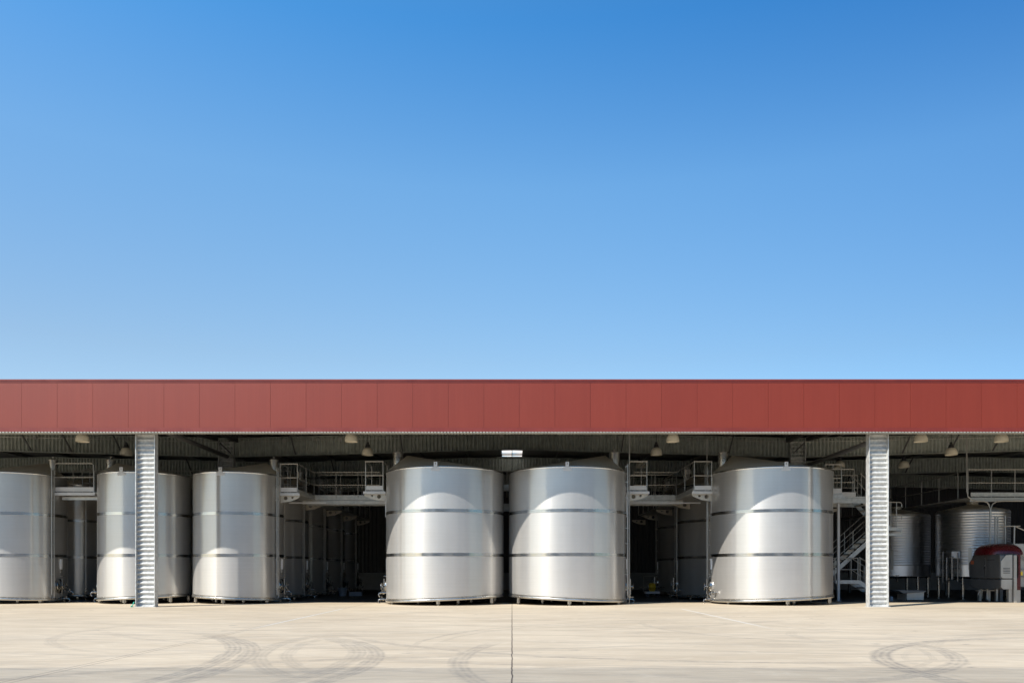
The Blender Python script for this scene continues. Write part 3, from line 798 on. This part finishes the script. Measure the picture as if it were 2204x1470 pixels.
SP(rail([(11.8, 30.32), (12.42, 30.32)], sp=.4), 'railing', M_RAIL)
SP(rail([(12.5, 31.72), (13.5, 31.72)], sp=.5), 'railing', M_RAIL)
SP(rail([(11.9, 33.75), (14.5, 33.75)], sp=.8), 'railing', M_RAIL)
def flight(p0, p1, y, w, n, rails=True):
    """p0 (x,z) low end, p1 high end"""
    (xa, za), (xb, zb) = p0, p1
    for yy in (y, y+w):
        m = MB(); m.bar((xa, yy, za), (xb, yy, zb), .02, .17); SP(m, 'stringer', M_DECK, smooth=False)
    for i in range(1, n+1):
        f = (i-.3)/n; xx = xa+(xb-xa)*f; zz = za+(zb-za)*f
        m = MB(); m.box(xx-.13, y+.012, zz-.02, xx+.13, y+w-.012, zz+.02); SP(m, 'tread', M_DECK, smooth=False)
    if rails:
        for yy in (y, y+w):
            m = MB()
            m.tube([(xa, yy, za+.5), (xa, yy, za+1.0), (xb, yy, zb+1.0)], .019, 8); m.tube([(xa, yy, za+.52), (xb, yy, zb+.52)], .016, 8)
            for f in (.03, .5, .97):
                xx = xa+(xb-xa)*f; zz = za+(zb-za)*f; m.tube([(xx, yy, zz), (xx, yy, zz+1.0)], .018, 8)
            SP(m, 'railing', M_RAIL)
flight((15.1, .02), (13.95, .74), 32.3, .85, 4)
m = MB(); m.box(12.98, 32.25, .72, 13.95, 34.3, .78); m.bar((12.98, 32.25, .75), (13.95, 32.25, .75), .03, .14); SP(m, 'landing', M_DECK, smooth=False)
SP(rail([(12.98, 34.2), (12.98, 32.3), (13.9, 32.3)], z=.75, sp=1.0, h=.95), 'railing', M_RAIL)
flight((12.95, .78), (15.3, 2.88), 33.3, .85, 9)
m = MB(); m.box(15.1, 32.3, 2.84, 15.66, 34.2, 2.9); m.bar((15.1, 32.28, 2.87), (15.66, 32.28, 2.87), .04, .12); m.bar((15.1, 32.28, 2.65), (15.66, 32.28, 2.65), .04, .10); m.bar((15.61, 32.28, 2.65), (15.61, 32.28, 2.87), .05, .05); SP(m, 'landing', M_DECK, smooth=False)
m = MB(); zl = 2.9
m.tube([(14.8,32.3,zl+1.05),(15.56,32.3,zl+1.05),(15.63,32.3,zl+1.03),(15.66,32.3,zl+.97),(15.66,32.3,zl+.85)], .02, 8)
m.tube([(14.8,32.3,zl+.55),(15.56,32.3,zl+.55),(15.63,32.3,zl+.53),(15.66,32.3,zl+.47),(15.66,32.3,zl+.35)], .018, 8)
for xx in (15.22, 15.45): m.tube([(xx,32.3,zl),(xx,32.3,zl+1.05)], .018, 8)
SP(m, 'railing', M_RAIL)
for xx in (15.15, 15.6):
    m = MB(); m.bar((xx, 34.1, 0), (xx, 34.1, 2.84), .08, .08); SP(m, 'post', M_DECK, smooth=False)
flight((15.15, 2.9), (14.0, ZF), 32.3, .85, 6)
SP(bracket(12.95, 13.75, 33.9, ZF-.3), 'bracket', M_BRKT, smooth=False)

# ------------------------------------------------------------------ right-bay gantry with railing
gt = thing('gantry', 'steel gantry walkway with railing above the ribbed tanks', 'gantry', (20, 33, 0))
def GP(mb, name, mt, **k):
    o = mb.build(name, mt, gt, **k); o.location = (-20, -33, 0); return o
m = MB(); m.box(18.55, 32.55, ZF, 27, 33.5, ZF+.05); m.box(18.55, 33.5, ZF, 19.4, 46, ZF+.049); GP(m, 'deck', M_DECK, smooth=False)
m = MB(); m.box(18.55, 32.50, ZF+.08, 27, 32.52, ZF+.24); GP(m, 'toe_board', M_DECK, smooth=False)
m = MB(); m.box(18.5, 32.48, ZF-.13, 27, 32.54, ZF+.04)
q = 18.7
while q < 27: m.box(q, 32.474, ZF-.12, q+.03, 32.481, ZF+.03); q += .4
GP(m, 'edge_beam', M_LGREY, smooth=False)
GP(rail([(18.45, 32.53), (27, 32.53)], z=ZF+.05, sp=1.0, h=1.12), 'railing', M_RAIL)
GP(rail([(18.75, 33.8), (18.75, 45.8)], z=ZF+.05, sp=1.5, h=1.12), 'railing', M_RAIL)
for px_, py_ in ((21.6, 33.4), (21.6, 40), (18.9, 45)):
    m = MB(); m.bar((px_, py_, 0), (px_, py_, ZF), .10, .10); GP(m, 'post', M_DARKST, smooth=False)
# bent conduits
cd = thing('conduit_pipe', 'pale bent conduit dropping from the roof to the ribbed tank', 'pipe', (18.05, 32.0, 0))
m = MB(); yy = 32.1 - 32.0
def cdp(pts): m.tube([(x_-18.05, yy, z_) for x_, z_ in pts], .027, 8)
cdp([(17.45,6.22),(17.35,6.45),(17.5,6.68),(17.85,6.80),(18.08,6.82),(18.14,6.76),(18.16,6.6),(18.16,4.35),(18.22,4.15),(18.35,4.02),(18.6,3.97),(18.85,3.97),(18.98,3.92),(19.06,3.80),(19.09,3.65),(19.1,2.2)])
o = m.build('drop_pipe', M_RAIL, cd)
m = MB(); cdp([(19.12,3.3),(19.12,3.65),(19.18,3.85),(19.35,3.96),(19.6,3.98),(27,3.98)]); o = m.build('branch_pipe', M_RAIL, cd)

# ------------------------------------------------------------------ grape press in the right bay
gp = thing('press_machine', 'red and grey wheeled press machine standing at the right edge', 'machine', (18.4, 30.3, 0))
def XZ(y): return UVW((0, y, 0), (1,0,0), (0,0,1), (0,1,0))
def YZ(x): return UVW((x, 0, 0), (0,1,0), (0,0,1), (1,0,0))
m = MB(); m.prism([(0,.90),(0,1.78),(.10,1.83),(1.78,1.83),(1.90,1.66),(2.08,1.52),(2.08,1.0),(1.96,.90)], YZ(0), .72); m.build('body', M_GREY, gp, smooth=False, bevel=.03)
m = MB(); m.prism([(.02,.56),(.02,.875),(2.0,.875),(2.05,.62),(1.6,.48),(.15,.50)], YZ(.02), .68); m.build('lower_body', M_GREY, gp, smooth=False, bevel=.02)
m = MB(); m.prism([(.02,1.0),(.02,1.55),(.20,1.78),(.44,1.80),(.44,.91),(.08,.91)], XZ(-.025), .02); m.build('end_cover', M_LGREY, gp, smooth=False)
m = MB(); m.prism([(.04,.87),(.44,.87),(.44,.50),(.10,.50),(.03,.58)], XZ(-.022), .02); m.build('lower_cover', M_LGREY, gp, smooth=False)
m = MB(); m.box(-.012,1.72,1.46,-.003,1.92,1.60); m.build('reflector', M_ORANGE, gp, smooth=False)
m = MB(); m.box(-.008,.35,1.60,-.003,.80,1.625)
m.build('trim_strip', M_BLACK, gp, smooth=False)
for k_ in range(4):
    m = MB(); m.box(.10,-.032,1.10+.06*k_,.36,-.026,1.125+.06*k_); m.build('vent_slot', M_DARKST, gp, smooth=False)
m = MB(); m.box(-.014,.96,.95,-.004,.975,1.7); m.box(-.03,.93,1.28,-.004,1.0,1.36); m.build('latch', M_FIT, gp, smooth=False)
# domed red hood
m = MB(); seg = 24; rings = []
for i in range(9):
    v = PI/2*i/8; ring = []
    for j in range(seg):
        a = 2*PI*j/seg; ca, sa = math.cos(a), math.sin(a)
        e = .6; k_ = max(.02, math.cos(v))**.6
        ring.append(m.bm.verts.new((.52+.70*k_*math.copysign(abs(ca)**e, ca), 1.0+.80*k_*math.copysign(abs(sa)**e, sa), 1.81+.44*math.sin(v))))
    rings.append(ring)
for a, b_ in zip(rings, rings[1:]):
    for j in range(seg): m.bm.faces.new((a[j], a[(j+1)%seg], b_[(j+1)%seg], b_[j]))
m.bm.faces.new(rings[-1])
m.build('hood', M_RED, gp, angle=60)
m = MB(); m.prism([(.62,.47),(.62,1.80),(.78,1.80),(.78,.47)], XZ(.0), 1.9); m.build('side_panel', M_RED, gp, smooth=False, bevel=.015)
m = MB(); m.box(.775,-.02,1.02,.84,-.004,1.16); m.build('warning_sticker', M_YEL, gp, smooth=False)
m = MB(); m.box(.49,-.06,0,.60,-.03,1.78); m.box(.49,-.03,0,.51,.04,1.78); m.build('post', M_LGREY, gp, smooth=False, bevel=.006)
for x0, x1, y0, z1 in ((.34,.47,.02,.50), (.64,.78,.02,.47), (.12,.20,1.55,.40), (.42,.50,1.45,.40), (.72,.80,1.45,.48)):
    m = MB(); m.box(x0, y0, 0, x1, y0+.12, z1); m.build('leg', M_LGREY, gp, smooth=False)
m = MB(); m.box(.05,1.5,.402,.85,1.72,.43); m.build('stand_top', M_LGREY, gp, smooth=False)
m = MB(); m.tube([(.0,1.42,.25),(.05,1.40,.42),(.15,1.40,.52),(.30,1.42,.55)], .03, 8); m.build('hose', M_LGREY, gp)
m = MB(); m.tube([(.28,1.3,.06),(.28,1.3,.56)], .04, 8); m.build('drain_pipe', M_LGREY, gp)

gp2 = thing('crusher', 'grey steel crusher with tubular guard frame behind the press at right edge', 'machine', (20.1, 31.9, 0))
m = MB(); m.prism([(-1.0,.55),(-1.0,1.95),(-.75,2.20),(-.35,2.27),(2.0,2.27),(2.0,.55)], XZ(-.3), 1.3); m.build('body', M_LGREY, gp2, smooth=False, bevel=.03)
m = MB()
m.tube([(-.48,-.42,.75),(-.42,-.42,2.95)], .03, 8); m.tube([(-.95,-.42,2.93),(-.2,-.42,2.95)], .022, 8); m.tube([(-.42,-.42,2.95),(.9,-.42,2.35)], .028, 8)
m.tube([(-.45,-.42,2.1),(.9,-.42,.9)], .03, 8); m.tube([(-.45,-.42,1.25),(1.2,-.42,1.25)], .022, 8); m.tube([(-.2,-.42,.98),(1.2,-.42,.98)], .022, 8)
for xx in (-.62, -.52, -.22): m.tube([(xx,.5,2.27),(xx,.5,3.4)], .03, 8)
m.build('guard_frame', M_RAIL, gp2)
for xx in (-.8, .3, 1.4):
    m = MB(); m.box(xx-.06,-.2,0,xx+.06,-.08,.55); m.build('leg', M_DARKST, gp2, smooth=False)

# hopper on the floor
hp = thing('hopper', 'low grey steel hopper bin on the floor right of the right column', 'hopper', (15.9, 32.0, 0))
m = MB(); m.prism([(-.30,.05),(.36,.05),(.38,.40),(-.30,.40)], XZ(-.25), .8); m.build('bin', M_LGREY, hp, smooth=False)
m = MB(); m.prism([(-.66,.42),(.44,.42),(.40,.36),(-.45,.30)], XZ(-.30), .9); m.build('rim', M_GREY, hp, smooth=False)
for xx in (-.22, .28):
    m = MB(); m.box(xx-.04,-.2,0,xx+.04,-.12,.05); m.build('foot', M_DARKST, hp, smooth=False)
m = MB(); m.lathe([(0,0),(.06,0),(.06,.17),(0,.17)], 12); tag(m.build('bucket', M_BLUEGREY, loc=(15.15, 32.1, 0)), 'small dark round pot beside the hopper bin', 'pot')

# yellow pump trolley in the right aisle
pt = thing('pump_trolley', 'yellow pump on a pale wheeled trolley in the dark right aisle', 'pump', (6.55, 37.6, 0))
m = MB(); m.box(-.33,-.2,.14,.33,.2,.24); m.build('base', M_PLATE, pt, smooth=False)
Ms = Matrix.Rotation(PI/2, 4, 'Y')
m = MB(); m.lathe([(0,-.15),(.14,-.15),(.19,-.11),(.20,0),(.19,.11),(.14,.15),(0,.15)], 8, M=Matrix.Translation((0,0,.44)) @ Ms); m.box(-.10,-.1,.241,.10,.1,.3); m.build('pump_body', M_YEL, pt, smooth=False)
m = MB()
for s in (-1, 1): m.tube([(s*.15,0,.44),(s*.60,0,.44)], .02, 8); m.lathe([(.10,-.02),(.10,.02),(.03,.06)], 12, M=Matrix.Translation((s*.2,0,.44)) @ Ms)
m.build('shaft', M_FIT, pt)
m = MB(); m.tube([(-.38,.1,.2),(-.38,.1,.96),(.12,.1,.96)], .018, 8); m.tube([(.24,.1,.2),(.24,.1,.75)], .014, 8); m.build('handle', M_RAIL, pt)
for xx in (-.25, .25):
    for yy in (-.2, .2):
        m = MB(); m.lathe([(0,-.02),(.07,-.02),(.07,.02),(0,.02)], 14, M=Matrix.Translation((xx,yy,.07)) @ Matrix.Rotation(PI/2,4,'X')); m.build('wheel', M_BLACK, pt)

# odds and ends on the floor of the left aisle
b1 = thing('bucket', 'grey plastic tub on the floor deep in the left aisle', 'bucket', (-8.05, 38.2, 0))
m = MB(); m.lathe([(0,.0),(.17,.0),(.24,.38),(.26,.38),(.26,.40),(.225,.40),(.16,.02),(0,.02)], 20); m.build('tub', M_BLUEGREY, b1)
c1 = thing('crate', 'low pale crate on the floor beside the grey tub', 'crate', (-7.45, 38.4, 0))
m = MB(); m.box(-.3,-.2,.0,.3,.2,.02)
for a in ((-.3,-.2,.02,.3,-.17,.2),(-.3,.17,.02,.3,.2,.2),(-.3,-.17,.02,-.27,.17,.2),(.27,-.17,.02,.3,.17,.2)): m.box(*a)
m.build('box', M_BLUEGREY, c1, smooth=False)
# scrap of green hose at the foot of the left column
m = MB(); m.tube([(0,0,.17),(-.02,-.02,.10),(-.05,-.04,.05),(-.09,-.02,.018),(-.06,.04,.018)], .016, 8)
tag(m.build('hose', M_GREEN, loc=(-12.38, 26.33, 0)), 'short scrap of green hose at the foot of the left column', 'hose')

# ------------------------------------------------------------------ light
EL, AZ = 41.1, 48.7
SUN_DIR = Vector((-math.sin(R_(AZ))*math.cos(R_(EL)), -math.cos(R_(AZ))*math.cos(R_(EL)), math.sin(R_(EL))))
ld = bpy.data.lights.new('sun', 'SUN'); ld.energy = 3.6; ld.angle = R_(.5); ld.color = (1, .95, .87)
lo = bpy.data.objects.new('sun', ld); COL.objects.link(lo); lo.rotation_euler = (-SUN_DIR).to_track_quat('-Z', 'Y').to_euler(); lo.location = (-40,-40,40)
w = bpy.data.worlds.new('World'); scene.world = w; w.use_nodes = True
nt = w.node_tree; bg = nt.nodes['Background']
sky = nt.nodes.new('ShaderNodeTexSky'); sky.sky_type = 'NISHITA'; sky.sun_disc = False
sky.sun_elevation = R_(EL); sky.sun_rotation = R_(180+AZ)
sky.altitude = 0; sky.air_density = 1.0; sky.dust_density = .3; sky.ozone_density = 2.0
# dry, polarised summer blue: the sky model tinted by height and turning away from the sun side
tcw = nt.nodes.new('ShaderNodeTexCoord'); sw = nt.nodes.new('ShaderNodeSeparateXYZ'); nt.links.new(tcw.outputs['Generated'], sw.inputs[0])
ramp = nt.nodes.new('ShaderNodeValToRGB'); nt.links.new(sw.outputs['Z'], ramp.inputs[0])
STOPS = [(0,(.78,.76,.72)), (.25,(.70,.77,.748)), (.43,(.60,.905,.99)), (.565,(.29,.80,1.08)), (.75,(.40,.82,1.05)), (1,(.60,.90,1.05))]
el_ = ramp.color_ramp.elements
while len(el_) < len(STOPS): el_.new(.5)
for e, (p_, c_) in zip(el_, STOPS): e.position = p_; e.color = (*[v/1.1 for v in c_], 1)
cmb = nt.nodes.new('ShaderNodeCombineColor')
xs_ = math_(nt, 'MULTIPLY', sw.outputs['X'], math_(nt, 'MULTIPLY_ADD', math_(nt, 'MAXIMUM', math_(nt, 'SUBTRACT', sw.outputs['Z'], .42), 0), 5, 1))
xq_ = math_(nt, 'MULTIPLY', sw.outputs['X'], sw.outputs['X'])
for i, (k_, q_) in enumerate(((.55, .75), (.33, .55), (.20, .35))):
    e_ = math_(nt, 'ADD', math_(nt, 'MULTIPLY', xs_, -k_), math_(nt, 'MULTIPLY', xq_, -q_))
    nt.links.new(math_(nt, 'MULTIPLY', math_(nt, 'EXPONENT', e_), 1.1), cmb.inputs[i])
def mulc(a_, b_):
    n = nt.nodes.new('ShaderNodeMix'); n.data_type = 'RGBA'; n.blend_type = 'MULTIPLY'; n.inputs[0].default_value = 1; n.clamp_result = False
    nt.links.new(a_, n.inputs[6]); nt.links.new(b_, n.inputs[7]); return n.outputs[2]
nt.links.new(mulc(mulc(sky.outputs[0], ramp.outputs[0]), cmb.outputs[0]), bg.inputs[0]); bg.inputs[1].default_value = .12

# ------------------------------------------------------------------ camera
cd_ = bpy.data.cameras.new('camera'); cam = bpy.data.objects.new('camera', cd_); COL.objects.link(cam)
cam.location = (0, 0, 1.158); cam.rotation_euler = (PI/2, 0, 0)
cd_.sensor_width = 36; cd_.lens = 36*1730/2204; cd_.shift_y = 495/2204; cd_.clip_end = 2000; cd_.clip_start = .1
scene.camera = cam
scene.view_settings.view_transform = 'Standard'; scene.view_settings.look = 'None'
scene.view_settings.exposure = .95; scene.view_settings.gamma = 1
scene.cycles.max_bounces = 8; scene.cycles.diffuse_bounces = 5; scene.cycles.glossy_bounces = 5
